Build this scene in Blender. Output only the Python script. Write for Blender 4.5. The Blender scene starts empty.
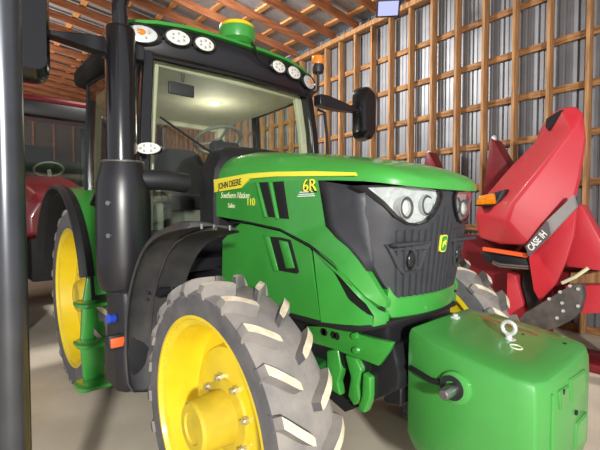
import bpy, bmesh, math, random
from mathutils import Vector, Matrix
random.seed(7)
S = bpy.context.scene
COL = S.collection
PI = math.pi

# ------------------------------------------------------------------ camera
AZ = math.radians(41.5); PITCH = math.atan(14/400.0)
fwd = Vector((-math.cos(AZ)*math.cos(PITCH), math.sin(AZ)*math.cos(PITCH), -math.sin(PITCH)))
cam = bpy.data.cameras.new('camera'); cam_o = bpy.data.objects.new('camera', cam); COL.objects.link(cam_o)
cam.sensor_fit = 'HORIZONTAL'; cam.sensor_width = 36; cam.lens = 36*400/600.0; cam.clip_start = .05
cam_o.location = (1.51, -1.748, 1.5)
cam_o.rotation_euler = fwd.to_track_quat('-Z', 'Y').to_euler()
S.camera = cam_o

# ------------------------------------------------------------------ world, lights, exposure
S.view_settings.view_transform = 'Standard'; S.view_settings.look = 'None'
S.view_settings.gamma = 1.0; S.view_settings.use_curve_mapping = False
S.view_settings.exposure = 0.15
W = bpy.data.worlds.new('world'); S.world = W; W.use_nodes = True
W.node_tree.nodes['Background'].inputs[0].default_value = (.92, .95, 1.0, 1)
W.node_tree.nodes['Background'].inputs[1].default_value = 0.62

def aim(o, target):
    o.rotation_euler = (Vector(target)-o.location).to_track_quat('-Z', 'Y').to_euler()
def area(name, loc, target, size, power, col=(1, 1, 1)):
    l = bpy.data.lights.new(name, 'AREA'); l.shape = 'DISK'; l.size = size; l.energy = power; l.color = col
    o = bpy.data.objects.new(name, l); COL.objects.link(o); o.location = loc; aim(o, target); return o
area('work_light', (5.6, -4.1, 2.7), (0, 0, 1.0), .40, 640, (1, .97, .92))
area('added_fill', (-4.2, .6, 4.85), (-3.6, 3.6, 1.8), .8, 300, (1, .96, .9))  # added fill without a fixture, brightens the stud wall behind the cab
area('added_fill', (-8.5, -2.5, 2.6), (-8.8, -3.0, 5.4), 1.2, 420, (1, .93, .84))  # added fill pointing up from mid height, brightens the rafters

# ------------------------------------------------------------------ materials
def lin(c):
    c /= 255.0
    return c/12.92 if c <= .04045 else ((c+.055)/1.055)**2.4
def rgb(r, g, b): return (lin(r), lin(g), lin(b), 1)
M = {}
def mat(name, c, rough=.5, metal=0, coat=0, noise=0, nscale=8, c2=None, bump=0, bscale=40, emit=0, alpha=1, spec=.5, stretch=None):
    m = bpy.data.materials.new(name); m.use_nodes = True; nt = m.node_tree; b = nt.nodes['Principled BSDF']
    b.inputs['Base Color'].default_value = c; b.inputs['Roughness'].default_value = rough
    b.inputs['Metallic'].default_value = metal; b.inputs['Coat Weight'].default_value = coat
    b.inputs['Coat Roughness'].default_value = .08; b.inputs['Specular IOR Level'].default_value = spec
    tc = nt.nodes.new('ShaderNodeTexCoord'); vec = tc.outputs['Object']
    if stretch:
        mp = nt.nodes.new('ShaderNodeMapping'); mp.inputs['Scale'].default_value = stretch
        nt.links.new(vec, mp.inputs[0]); vec = mp.outputs[0]
    n = nt.nodes.new('ShaderNodeTexNoise'); n.inputs['Scale'].default_value = nscale; n.inputs['Detail'].default_value = 6
    nt.links.new(vec, n.inputs['Vector'])
    mr = nt.nodes.new('ShaderNodeMapRange'); mr.inputs[1].default_value = .35; mr.inputs[2].default_value = .65
    nt.links.new(n.outputs[0], mr.inputs[0])
    mx = nt.nodes.new('ShaderNodeMix'); mx.data_type = 'RGBA'
    if c2 is None: c2 = tuple(x*(1-noise) for x in c[:3])+(1,)
    mx.inputs[6].default_value = c; mx.inputs[7].default_value = c2
    nt.links.new(mr.outputs[0], mx.inputs[0]); nt.links.new(mx.outputs[2], b.inputs['Base Color'])
    if bump:
        n2 = nt.nodes.new('ShaderNodeTexNoise'); n2.inputs['Scale'].default_value = bscale; n2.inputs['Detail'].default_value = 4
        nt.links.new(vec, n2.inputs['Vector'])
        bp = nt.nodes.new('ShaderNodeBump'); bp.inputs['Strength'].default_value = bump; bp.inputs['Distance'].default_value = .01
        nt.links.new(n2.outputs[0], bp.inputs['Height']); nt.links.new(bp.outputs[0], b.inputs['Normal'])
    if emit:
        b.inputs['Emission Color'].default_value = c; b.inputs['Emission Strength'].default_value = emit
    M[name] = m; return m
def glass_mat(name, tint, gloss_rough=.02, ior=1.5):
    m = bpy.data.materials.new(name); m.use_nodes = True; nt = m.node_tree; nt.nodes.clear()
    out = nt.nodes.new('ShaderNodeOutputMaterial'); tr = nt.nodes.new('ShaderNodeBsdfTransparent'); gl = nt.nodes.new('ShaderNodeBsdfGlossy')
    lw = nt.nodes.new('ShaderNodeLayerWeight'); lw.inputs[0].default_value = .5
    pw = nt.nodes.new('ShaderNodeMath'); pw.operation = 'POWER'; pw.inputs[1].default_value = 4.0
    ml_ = nt.nodes.new('ShaderNodeMath'); ml_.operation = 'MULTIPLY_ADD'; ml_.inputs[1].default_value = .75*ior/1.5; ml_.inputs[2].default_value = .025*ior
    mx = nt.nodes.new('ShaderNodeMixShader')
    tr.inputs[0].default_value = tint; gl.inputs['Roughness'].default_value = gloss_rough
    nt.links.new(lw.outputs['Facing'], pw.inputs[0]); nt.links.new(pw.outputs[0], ml_.inputs[0])
    nt.links.new(ml_.outputs[0], mx.inputs[0]); nt.links.new(tr.outputs[0], mx.inputs[1]); nt.links.new(gl.outputs[0], mx.inputs[2])
    nt.links.new(mx.outputs[0], out.inputs[0]); M[name] = m; return m
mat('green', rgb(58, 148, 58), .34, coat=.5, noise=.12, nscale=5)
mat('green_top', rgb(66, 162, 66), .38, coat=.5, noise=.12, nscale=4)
mat('green_weight', rgb(66, 148, 66), .42, coat=.35, noise=.12, nscale=3, bump=.08, bscale=60)
mat('green_dark', rgb(24, 92, 36), .45, noise=.3, nscale=9)
mat('yellow', rgb(230, 202, 34), .38, coat=.4, noise=.12, nscale=6)
mat('yellow_dusty', rgb(206, 180, 44), .6, noise=.2, nscale=10)
mat('yellow_decal', rgb(240, 226, 70), .4)
mat('black_plastic', rgb(34, 34, 38), .5, noise=.25, nscale=12, bump=.1, bscale=200)
mat('black_gloss', rgb(20, 20, 23), .22, coat=.4)
mat('black_paint', rgb(30, 29, 34), .34, noise=.2, nscale=5, spec=.6)
mat('black_flat', rgb(13, 13, 14), .8, noise=.3)
mat('grille_plastic', rgb(56, 57, 63), .5, noise=.2, nscale=14)
mat('fender_plastic', rgb(46, 46, 50), .55, noise=.3, nscale=7, c2=rgb(66, 64, 62))
mat('tread_rubber', rgb(114, 111, 110), .85, nscale=9, c2=rgb(140, 134, 128), bump=.2, bscale=60)
mat('rubber', rgb(82, 82, 86), .8, noise=.35, nscale=9, c2=rgb(102, 100, 100), bump=.2, bscale=60)
mat('lug_worn', rgb(212, 202, 178), .85, noise=.2, nscale=30, c2=rgb(188, 176, 150), bump=.15, bscale=90)
mat('chrome', rgb(225, 226, 228), .15, metal=1)
mat('steel', rgb(170, 170, 172), .35, metal=1, noise=.25, nscale=20)
mat('bolt_steel', rgb(200, 196, 180), .35, metal=.8)
mat('zinc', rgb(215, 215, 212), .4, metal=.4)
mat('lamp_white', rgb(226, 225, 216), .3, coat=.5, noise=.1, nscale=40)
mat('lamp_clear', rgb(206, 209, 208), .3, metal=.15, noise=.2, nscale=40)
mat('lamp_grey', rgb(92, 94, 98), .3, metal=.6)
mat('lamp_ring', rgb(176, 178, 180), .3, metal=.4)
mat('lens_white', rgb(248, 247, 235), .2, coat=.8)
mat('amber', rgb(240, 140, 22), .25, coat=.8, noise=.3, nscale=50)
mat('orange', rgb(238, 100, 52), .4)
mat('blue_cap', rgb(40, 74, 190), .4)
mat('red', rgb(200, 42, 56), .45, coat=.25, noise=.1, nscale=3, c2=rgb(194, 56, 66))
mat('red_dark', rgb(112, 14, 26), .5, noise=.2)
mat('red_tractor', rgb(104, 16, 26), .35, coat=.5, noise=.1)
mat('decal_grey', rgb(150, 146, 146), .5, noise=.1)
mat('decal_dark', rgb(96, 90, 94), .5)
mat('white', rgb(238, 238, 234), .5)
mat('cream_text', rgb(226, 228, 190), .5)
mat('ivory', rgb(196, 192, 168), .7, noise=.12, nscale=6)
mat('cab_grey', rgb(120, 122, 112), .7, noise=.2, nscale=8)
mat('seat_fabric', rgb(30, 29, 33), .9, noise=.3, nscale=60, bump=.2, bscale=200)
mat('wood', rgb(182, 136, 90), .75, c2=rgb(136, 96, 60), nscale=5, stretch=(6, 6, .6), bump=.1, bscale=30)
mat('wood_girt', rgb(172, 124, 74), .75, c2=rgb(112, 74, 42), nscale=4, stretch=(1, 8, 8), bump=.1, bscale=30)
mat('rafter_wood', rgb(160, 100, 64), .8, c2=rgb(120, 70, 42), nscale=4, stretch=(6, .6, 6))
mat('purlin_wood', rgb(206, 150, 94), .8, c2=rgb(168, 112, 64), nscale=4, stretch=(.6, 6, 6))
mat('sheet_metal', rgb(140, 142, 147), .52, metal=.6, noise=.18, nscale=3)
mat('roof_metal', rgb(156, 158, 162), .55, metal=.4, noise=.2, nscale=3)
mat('far_wall', rgb(78, 58, 46), .8, noise=.4, nscale=2)
mat('concrete', rgb(212, 202, 184), .8, c2=rgb(190, 179, 160), nscale=1.6, bump=.06, bscale=30)
mat('plate_black', rgb(62, 59, 58), .6, noise=.3, nscale=10, c2=rgb(88, 82, 78))
mat('flood_lens', rgb(168, 176, 232), .2, emit=.45)
mat('rust', rgb(150, 104, 60), .7, noise=.4, nscale=30)
glass_mat('glass', (.93, .96, .92, 1), .02, 1.28)
glass_mat('glass_side', (.80, .84, .82, 1), .03, 1.6)
mat('post_grey', rgb(84, 86, 92), .28, metal=.7, noise=.15)
glass_mat('lens_glass', (.96, .97, .97, 1), .03, 1.45)

# ------------------------------------------------------------------ mesh helpers
class B:
    def __init__(s): s.bm = bmesh.new()
    def _bevel(s, geom_faces, w, seg=2, ang=.35):
        es = {e for f in geom_faces for e in f.edges if len(e.link_faces) == 2 and e.calc_face_angle(0) > ang}
        if es: bmesh.ops.bevel(s.bm, geom=list(es), offset=w, segments=seg, affect='EDGES', profile=.5, clamp_overlap=True)
    def box(s, c, d, rot=None, bev=0, mi=0):
        r = bmesh.ops.create_cube(s.bm, size=1); vs = r['verts']
        mt = Matrix.Translation(c) @ (rot.to_4x4() if rot else Matrix()) @ Matrix.Diagonal((d[0], d[1], d[2], 1))
        bmesh.ops.transform(s.bm, matrix=mt, verts=vs)
        fs = list({f for v in vs for f in v.link_faces})
        for f in fs: f.material_index = mi
        if bev: s._bevel(fs, bev)
        return s
    def prism(s, poly, a0, a1, plane='XZ', bev=0, mi=0, seg=2):
        def p3(p, a):
            if plane == 'XZ': return (p[0], a, p[1])
            if plane == 'YZ': return (a, p[0], p[1])
            return (p[0], p[1], a)
        v0 = [s.bm.verts.new(p3(p, a0)) for p in poly]; v1 = [s.bm.verts.new(p3(p, a1)) for p in poly]
        n = len(poly); fs = [s.bm.faces.new(v0), s.bm.faces.new(v1[::-1])]
        for i in range(n): fs.append(s.bm.faces.new((v0[i], v1[i], v1[(i+1) % n], v0[(i+1) % n])))
        bmesh.ops.recalc_face_normals(s.bm, faces=fs)
        for f in fs: f.material_index = mi
        if bev: s._bevel(fs, bev, seg)
        return s
    def lathe(s, prof, c=(0, 0, 0), axis='Y', n=48, close=False, mi=0, a0=0, a1=2*PI):
        full = abs(a1-a0-2*PI) < 1e-6
        rings = []
        for k in range(n if full else n+1):
            t = a0+(a1-a0)*k/n; ring = []
            for (h, r) in prof:
                if axis == 'Y': p = (r*math.cos(t), h, r*math.sin(t))
                elif axis == 'X': p = (h, r*math.cos(t), r*math.sin(t))
                else: p = (r*math.cos(t), r*math.sin(t), h)
                ring.append(s.bm.verts.new((c[0]+p[0], c[1]+p[1], c[2]+p[2])))
            rings.append(ring)
        m = len(prof); fs = []
        for k in range(len(rings) if full else len(rings)-1):
            a, b = rings[k], rings[(k+1) % len(rings)]
            for i in range(m if close else m-1):
                j = (i+1) % m
                try: fs.append(s.bm.faces.new((a[i], a[j], b[j], b[i])))
                except ValueError: pass
        bmesh.ops.remove_doubles(s.bm, verts=[v for r in rings for v in r], dist=1e-5)
        fs = [f for f in fs if f.is_valid]
        bmesh.ops.recalc_face_normals(s.bm, faces=fs)
        for f in fs: f.material_index = mi
        return s
    def cyl(s, p0, p1, r, r1=None, n=20, mi=0): return s.tube([p0, p1], r, n, r1, mi)
    def tube(s, pts, r, n=12, r1=None, mi=0, flat=None):
        pts = [Vector(p) for p in pts]; rings = []; up = None
        for i, p in enumerate(pts):
            d = (pts[min(i+1, len(pts)-1)]-pts[max(i-1, 0)]).normalized()
            if up is None: up = d.orthogonal().normalized()
            up = (up-d*up.dot(d)).normalized(); sd = d.cross(up)
            rr = r if r1 is None else r+(r1-r)*i/(len(pts)-1)
            if isinstance(r, (list, tuple)): rr = r[i]
            rings.append([s.bm.verts.new(p+(up*math.cos(2*PI*k/n)+sd*math.sin(2*PI*k/n))*rr) for k in range(n)])
        fs = []
        for a, b in zip(rings, rings[1:]):
            for k in range(n): fs.append(s.bm.faces.new((a[k], a[(k+1) % n], b[(k+1) % n], b[k])))
        fs += [s.bm.faces.new(rings[0][::-1]), s.bm.faces.new(rings[-1])]
        bmesh.ops.recalc_face_normals(s.bm, faces=fs)
        for f in fs: f.material_index = mi
        return s
    def loft(s, secs, caps=True, closed=True, mi=0):
        rings = [[s.bm.verts.new(p) for p in sec] for sec in secs]; fs = []; n = len(secs[0])
        for a, b in zip(rings, rings[1:]):
            for k in range(n if closed else n-1): fs.append(s.bm.faces.new((a[k], a[(k+1) % n], b[(k+1) % n], b[k])))
        if caps: fs += [s.bm.faces.new(rings[0][::-1]), s.bm.faces.new(rings[-1])]
        bmesh.ops.recalc_face_normals(s.bm, faces=fs)
        for f in fs: f.material_index = mi
        return s
    def ball(s, c, r, sc=(1, 1, 1), mi=0, rot=None):
        g = bmesh.ops.create_uvsphere(s.bm, u_segments=24, v_segments=14, radius=r)
        mt = Matrix.Translation(c) @ (rot.to_4x4() if rot else Matrix()) @ Matrix.Diagonal((sc[0], sc[1], sc[2], 1))
        bmesh.ops.transform(s.bm, matrix=mt, verts=g['verts'])
        for f in {f for v in g['verts'] for f in v.link_faces}: f.material_index = mi
        return s
    def torus(s, c, R, r, rot=None, n=32, m=10, mi=0):
        mt = Matrix.Translation(c) @ (rot.to_4x4() if rot else Matrix()); rings = []
        for i in range(n):
            t = 2*PI*i/n
            rings.append([s.bm.verts.new(mt @ Vector(((R+r*math.cos(2*PI*k/m))*math.cos(t), (R+r*math.cos(2*PI*k/m))*math.sin(t), r*math.sin(2*PI*k/m)))) for k in range(m)])
        for i in range(n):
            a, b = rings[i], rings[(i+1) % n]
            for k in range(m): s.bm.faces.new((a[k], b[k], b[(k+1) % m], a[(k+1) % m])).material_index = mi
        return s
    def build(s, name, mats, parent=None, smooth=True, local=False, loc=None, bev=0, sub=0, solid=0):
        me = bpy.data.meshes.new(name); s.bm.to_mesh(me); s.bm.free()
        for m in (mats if isinstance(mats, (list, tuple)) else [mats]): me.materials.append(M[m])
        if smooth:
            me.shade_smooth()
            try: me.set_sharp_from_angle(angle=math.radians(35))
            except Exception: pass
        o = bpy.data.objects.new(name, me); COL.objects.link(o)
        if loc: o.location = loc
        if parent:
            o.parent = parent
            if not local: o.matrix_parent_inverse = Matrix.Translation(world_loc(parent)).inverted()
        if solid:
            md = o.modifiers.new('thickness', 'SOLIDIFY'); md.thickness = solid; md.offset = 0
        if bev:
            md = o.modifiers.new('bevel', 'BEVEL'); md.width = bev; md.segments = 2; md.limit_method = 'ANGLE'
        if sub:
            md = o.modifiers.new('subd', 'SUBSURF'); md.levels = sub; md.render_levels = sub
        return o
WL = {}
def world_loc(o):
    v = Vector(o.location)
    if o.parent and o.name in WL: return WL[o.name]
    return v
def tag(o, label, cat, group=None, kind=None):
    if label: o['label'] = label
    if cat: o['category'] = cat
    if group: o['group'] = group
    if kind: o['kind'] = kind
    return o
def empty(name, loc=(0, 0, 0), rz=0):
    o = bpy.data.objects.new(name, None); COL.objects.link(o); o.location = loc; o.rotation_euler = (0, 0, rz); o.empty_display_size = .2; return o
def lab(o, t): o['label'] = t; return o
def text(name, body, m, parent, origin, xdir, ydir, size, depth=.002, shear=0, bold=0, squeeze=1.0):
    c = bpy.data.curves.new(name, 'FONT'); c.body = body; c.size = size; c.extrude = depth; c.shear = shear; c.offset = bold
    o = bpy.data.objects.new('tmp', c); COL.objects.link(o)
    dg = bpy.context.evaluated_depsgraph_get(); dg.update()
    me = bpy.data.meshes.new_from_object(o.evaluated_get(dg)); bpy.data.objects.remove(o); me.name = name
    x = Vector(xdir).normalized()*squeeze; y = Vector(ydir).normalized(); z = x.normalized().cross(y).normalized()
    for v in me.vertices: v.co = Vector(origin)+x*v.co.x+y*v.co.y+z*v.co.z
    me.materials.clear(); me.materials.append(M[m])
    r = bpy.data.objects.new(name, me); COL.objects.link(r)
    if parent: r.parent = parent; r.matrix_parent_inverse = Matrix.Translation(world_loc(parent)).inverted()
    return r
def words(name, body, m, parent, origin, xdir, ydir, size, depth=.002, squeeze=1.0, **k):
    x = Vector(xdir).normalized(); o_ = Vector(origin)
    for wd in body.split():
        r = text(name, wd, m, parent, o_, xdir, ydir, size, depth, squeeze=squeeze, **k)
        o_ = o_+x*(max((v.co-o_).dot(x) for v in r.data.vertices)+.28*size*squeeze)
def copy_tree(o, parent=None):
    c = o.copy(); COL.objects.link(c)
    if parent: c.parent = parent
    for ch in list(o.children): copy_tree(ch, c)
    return c

# ================================================================== SETTING
WP = Vector((-.808, 4.007, 0)); WD = Vector((-.998, .064, 0)).normalized(); WN = Vector((-WD.y, WD.x, 0))  # along the wall, into the room
if WN.y > 0: WN = -WN
def wp(s, n, z): return WP+WD*s+WN*n+Vector((0, 0, z))      # n = distance from the stud fronts into the room (negative: behind)
WROT = Matrix(((WD.x, -WN.x, 0), (WD.y, -WN.y, 0), (0, 0, 1)))
fl = B(); fl.prism([(-15, -9), (8, -9), (8, 6), (-15, 6)], -.1, 0, 'XY'); fl = tag(fl.build('floor', 'concrete', smooth=False), None, None, kind='structure')
# ribbed steel sheet of the side wall
w = B(); prof = []; s0 = -5.0
while s0 < 14.5:
    for k in range(3):
        a = s0+k*.076
        prof += [(a, 0), (a+.040, 0), (a+.048, .009 if k else .024), (a+.062, .009 if k else .024), (a+.070, 0)]
    s0 += .228
vt = [w.bm.verts.new(wp(s, -.185-d, 5.22)) for s, d in prof]; vb = [w.bm.verts.new(wp(s, -.185-d, 0)) for s, d in prof]
for i in range(len(prof)-1): w.bm.faces.new((vb[i], vb[i+1], vt[i+1], vt[i]))
wall = tag(w.build('wall_left', 'sheet_metal', smooth=False, solid=.003), None, None, kind='structure')
for k in range(-8, 34):
    s = -.563+.4235*k
    b = B(); b.box(wp(s, -.07, 2.45), (.040, .14, 4.86), WROT, .003); b.build('wall_stud', 'wood', wall)
for z in (.05, .64, 1.25, 1.855, 2.455, 3.04, 3.65, 4.26):
    b = B(); b.box(wp(4.6, -.16, z), (18.6, .038, .088), WROT, .003); b.build('wall_girt', 'wood_girt', wall)
b = B(); b.box(wp(4.6, -.06, 4.935), (18.6, .16, .09), WROT, .004); b.build('top_plate', 'wood', wall)
# ceiling: rafters falling towards the wall, purlins, metal
SL = .09
def cz(y): return 5.02+(3.9-y)*SL
c = B(); n = 90
for i in range(n):
    x0 = -15+17.5*i/n
    c.prism([(-9, cz(-9)+.19), (4.4, cz(4.4)+.19), (4.4, cz(4.4)+.21), (-9, cz(-9)+.21)], x0, x0+17.5/n*.97, 'YZ')
ceil = tag(c.build('ceiling', 'roof_metal', smooth=False), None, None, kind='structure')
for i in range(28):
    x = -14.6+i*.61
    b = B(); b.prism([(-9, cz(-9)), (4.3, cz(4.3)), (4.3, cz(4.3)+.15), (-9, cz(-9)+.15)], x-.02, x+.02, 'YZ'); b.build('rafter', 'rafter_wood', ceil, smooth=False)
for i in range(22):
    y = 4.0-i*.61
    b = B(); b.box((-6.3, y, cz(y)+.17), (17.4, .10, .04)); b.build('purlin', 'purlin_wood', ceil, smooth=False)
b = B(); b.box((-14.7, -2, 2.9), (.1, 14, 6)); fw = tag(b.build('wall_back', 'far_wall', smooth=False), None, None, kind='structure')
for i in range(24):
    b = B(); b.box((-14.58, -8.5+i*.6, 2.8), (.12, .045, 5.6)); b.build('wall_stud', 'rafter_wood', fw, smooth=False)

# ================================================================== TRACTOR
T = tag(empty('tractor'), 'large green and yellow tractor with black cab frame and exhaust, filling the foreground', 'tractor')

# ---- wheels (local: centre at origin, outer side towards -Y)
PH = math.radians(6.4)
def lug_mesh(b, R, Rc, hw, nl, dth, off, wd, yc, mi=1, drop=.05):
    """chevron bars: from the shoulder (leading) to the middle"""
    for side in (-1, 1):
        for k in range(nl):
            th0 = PH+2*PI*k/nl+(off if side > 0 else 0)
            secs = []
            N = 7
            for i in range(N+1):
                q = i/N                      # 0 shoulder .. 1 centre
                y = side*(hw*(1-q)+(.028)*q)
                th = th0-dth*(q**.8)
                ww = wd*(1.0-.12*q)*(.72 if i == N else 1)
                top = R-(.018*(1-q)**5)
                if i == 0: y = side*(hw+.004)
                base = Rc-.03
                w_t = ww/R/2
                w_b = w_t*1.5
                yy = yc+y
                def P(r, a, dy=0): return (r*math.cos(a), yy+dy, r*math.sin(a))
                secs.append([P(base, th-w_b), P(top, th-w_t), P(top, th+w_t), P(base, th+w_b)])
            # shoulder run-down
            th = th0; w_t = wd/R/2; w_b = w_t*1.5; yy = yc+side*(hw+.018)
            secs.insert(0, [((R-drop-.02)*math.cos(a), yy, (R-drop-.02)*math.sin(a)) if j in (0, 3) else ((R-drop)*math.cos(a), yy, (R-drop)*math.sin(a)) for j, a in enumerate((th-w_b, th-w_t, th+w_t, th+w_b))])
            rings = [[b.bm.verts.new(p) for p in sec] for sec in secs]; fs = []
            for q_, (a_, c_) in enumerate(zip(rings, rings[1:])):
                for j in range(4):
                    f = b.bm.faces.new((a_[j], a_[(j+1) % 4], c_[(j+1) % 4], c_[j])); fs.append(f)
                    f.material_index = mi if j == 1 and q_ > 0 else (2 if mi else 0)
            fs += [b.bm.faces.new(rings[0][::-1]), b.bm.faces.new(rings[-1])]
            bmesh.ops.recalc_face_normals(b.bm, faces=fs)

def wheel(name, X, Y, R, Rc, rr, hw, nl, dth, lugw, hubr, hublen, bolts, boltr, disc_y, tlabel):
    b = B()
    o = hw*1.03
    b.lathe([(-o, rr), (-o, rr-.014), (-o+.018, rr-.022), (-o+.03, rr-.045), (disc_y-.03, rr-.058), (disc_y+.02, rr-.062),
             (disc_y+.04, rr-.075), (disc_y+.035, rr-.15), (disc_y-.02, rr-.165), (disc_y-.03, boltr+.085), (disc_y-.03, .02),
             (disc_y+.02, .02), (disc_y+.03, rr-.16), (disc_y+.06, rr-.07), (o-.03, rr-.05), (o, rr-.03), (o, rr), (o-.02, rr), (o-.03, rr-.02), (-o+.03, rr-.02)], n=72, close=True)
    rim = b.build(name, 'yellow', T, local=True, loc=(X, Y, R-.01))
    b = B()
    pr = [(-o*1.0, rr-.004), (-hw*1.02, rr+(Rc-rr)*.3), (-hw*1.05, rr+(Rc-rr)*.55), (-hw*1.03, Rc-.018), (-hw*.8, Rc-.002), (0, Rc),
          (hw*.8, Rc-.002), (hw*1.03, Rc-.018), (hw*1.05, rr+(Rc-rr)*.55), (hw*1.02, rr+(Rc-rr)*.3), (o, rr-.004), (o*.9, rr-.02), (-o*.9, rr-.02)]
    b.lathe(pr, n=96, close=True)
    for f in b.bm.faces:
        c_ = f.calc_center_median()
        if math.hypot(c_.x, c_.z) > Rc-.02: f.material_index = 2
    lug_mesh(b, R, Rc, hw*.98, nl, dth, PI/nl*1.06, lugw, 0)
    b.build('tyre', ['rubber', 'lug_worn', 'tread_rubber'], rim, local=True)
    b = B()
    y0 = disc_y-.03
    b.lathe([(y0, hubr*1.5), (y0-.012, hubr*1.46), (y0-.02, hubr*1.08), (y0-hublen+.012, hubr), (y0-hublen, hubr*.9), (y0-hublen, hubr*.62), (y0-hublen+.008, hubr*.58), (y0-hublen+.006, .0)], n=40)
    b.build('hub', 'yellow_dusty', rim, local=True)
    b = B(); b.tube([(0, 0, 0), (0, -.02, 0)], .017, 6); b.tube([(0, -.018, 0), (0, -.036, 0)], .010, 10)
    bo = b.build('wheel_bolt', 'bolt_steel', rim, local=True, loc=(boltr*math.cos(.25), y0, boltr*math.sin(.25)))
    for k in range(1, bolts):
        c = bo.copy(); COL.objects.link(c); a = .25+2*PI*k/bolts; c.location = (boltr*math.cos(a), y0, boltr*math.sin(a))
    return rim
fwR = wheel('front_wheel', 0, -.84, .612, .562, .457, .125, 22, .150, .040, .108, .17, 8, .165, .03, '')
c = copy_tree(fwR, T); c.location = (0, .81, .60); c.scale = (1, -1, 1)
rwR = wheel('rear_wheel', -2.33, -.80, .775, .735, .588, .17, 22, .2, .046, .13, .08, 10, .2, -.02, '')
c = copy_tree(rwR, T); c.location = (-2.33, .80, .765); c.scale = (1, -1, 1)

# ---- hood: top shell
def hood_sec(x, yw, zs, zt):
    h = zt-zs
    half = [(yw*1.0, zs), (yw*1.005, zs+.25*h), (yw*.985, zs+.48*h), (yw*.90, zs+.80*h), (yw*.80, zs+.93*h), (yw*.66, zs+h), (yw*.3, zs+h+.014), (0, zs+h+.018)]
    pts = [(x, -y, z) for y, z in half]+[(x, y, z) for y, z in half[-2::-1]]
    return pts
secs = [hood_sec(x, yw, zs, zt) for x, yw, zs, zt in (
    (-.85, .395, 1.665, 1.835), (-.76, .407, 1.666, 1.868), (-.55, .41, 1.667, 1.868), (-.18, .412, 1.660, 1.822), (.05, .412, 1.650, 1.786), (.25, .411, 1.640, 1.750),
    (.40, .405, 1.628, 1.718), (.48, .392, 1.618, 1.698), (.53, .362, 1.610, 1.678), (.560, .315, 1.604, 1.660), (.580, .25, 1.600, 1.645), (.590, .16, 1.598, 1.636), (.594, .06, 1.597, 1.630))]
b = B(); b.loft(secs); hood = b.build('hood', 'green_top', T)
# yellow stripe with the name
st = [(-0.853,1.707),(-0.445,1.719),(-0.199,1.711),(0.113,1.691),(0.364,1.667),(0.37,1.653),(0.113,1.668),(-0.199,1.686),(-0.435,1.689),(-0.531,1.638),(-0.875,1.622)]
b = B(); b.prism(st, -.420, -.408); stripe = b.build('side_stripe', 'yellow_decal', T, smooth=False)
o3 = (-0.785,-0.424,1.64); x3 = (-0.508,-0.424,1.658)
words('lettering', 'JOHN DEERE', 'black_flat', stripe, o3, Vector(x3)-Vector(o3), (0, 0, 1), .056, .001, squeeze=.84)
b = B(); b.prism([(x, z) for x, z in st], .408, .420); b.build('side_stripe', 'yellow_decal', T, smooth=False)
# upper side panels
def plate(pts, sd, th):
    """outline with its own sideways position per corner, given thickness inwards"""
    b = B(); a = [b.bm.verts.new((x, sd*abs(y), z)) for x, y, z in pts]; c = [b.bm.verts.new((x, sd*(abs(y)-th), z)) for x, y, z in pts]
    n = len(pts); f0 = b.bm.faces.new(a); f1 = b.bm.faces.new(c[::-1]); fs = [f0, f1]
    for i in range(n): fs.append(b.bm.faces.new((a[i], c[i], c[(i+1) % n], a[(i+1) % n])))
    bmesh.ops.recalc_face_normals(b.bm, faces=fs)
    bmesh.ops.triangulate(b.bm, faces=[f0, f1]); return b
UPF = [(0.354,-0.4,1.168),(0.396,-0.375,1.123),(0.43,-0.335,1.087),(0.461,-0.318,1.077),(0.466,-0.318,1.104),(0.442,-0.33,1.137),(0.4,-0.375,1.238),(0.316,-0.405,1.339)]
up = [(-.90, .412, 1.672), (-.895, .412, 1.47), (-.45, .412, 1.437), (-.164, .412, 1.408), (.072, .412, 1.338), (.22, .411, 1.268)]+UPF+[(.222, .412, 1.402), (.182, .412, 1.435), (.135, .412, 1.655)]
LOF = [(0.392,-0.37,1.081),(0.42,-0.335,1.054),(0.456,-0.318,1.045),(0.456,-0.318,1.005),(0.41,-0.35,0.988)]
lo = [(-.77, .404, 1.31), (-.56, .404, 1.425), (-.446, .404, 1.418), (-.164, .404, 1.388), (.060, .404, 1.318), (.138, .404, .970), (-.46, .404, .945), (-.78, .404, 1.05)]
vent_u = [[(-0.35,1.662),(-0.269,1.66),(-0.203,1.465),(-0.266,1.467)], [(-0.224,1.658),(-0.13,1.657),(-0.085,1.458),(-0.164,1.46)]]
vent_l = [(-0.271,1.358),(-0.156,1.358),(-0.081,1.349),(-0.014,1.189),(-0.033,1.177),(-0.191,1.177)]
tri = [(0.092,-0.409,1.314),(0.149,-0.409,0.966),(0.295,-0.4,0.982),(0.415,-0.35,0.993),(0.417,-0.345,1.037),(0.371,-0.365,1.054),(0.31,-0.37,1.099),(0.25,-0.385,1.194),(0.199,-0.4,1.246)]
slit = [(0.156,-0.39,1.26),(0.254,-0.39,1.204),(0.335,-0.385,1.141),(0.392,-0.37,1.095),(0.422,-0.345,1.038),(0.359,-0.357,1.046),(0.292,-0.37,1.1),(0.231,-0.385,1.196)]
strip = [(0.08,-0.411,1.324),(0.177,-0.411,1.283),(0.274,-0.411,1.229),(0.354,-0.4,1.159),(0.396,-0.376,1.11),(0.431,-0.335,1.067),(0.455,-0.318,1.054),(0.456,-0.318,1.005),(0.415,-0.35,0.989),(0.428,-0.36,1.042),(0.401,-0.382,1.094),(0.352,-0.405,1.14),(0.274,-0.411,1.2),(0.177,-0.411,1.254)]
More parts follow.
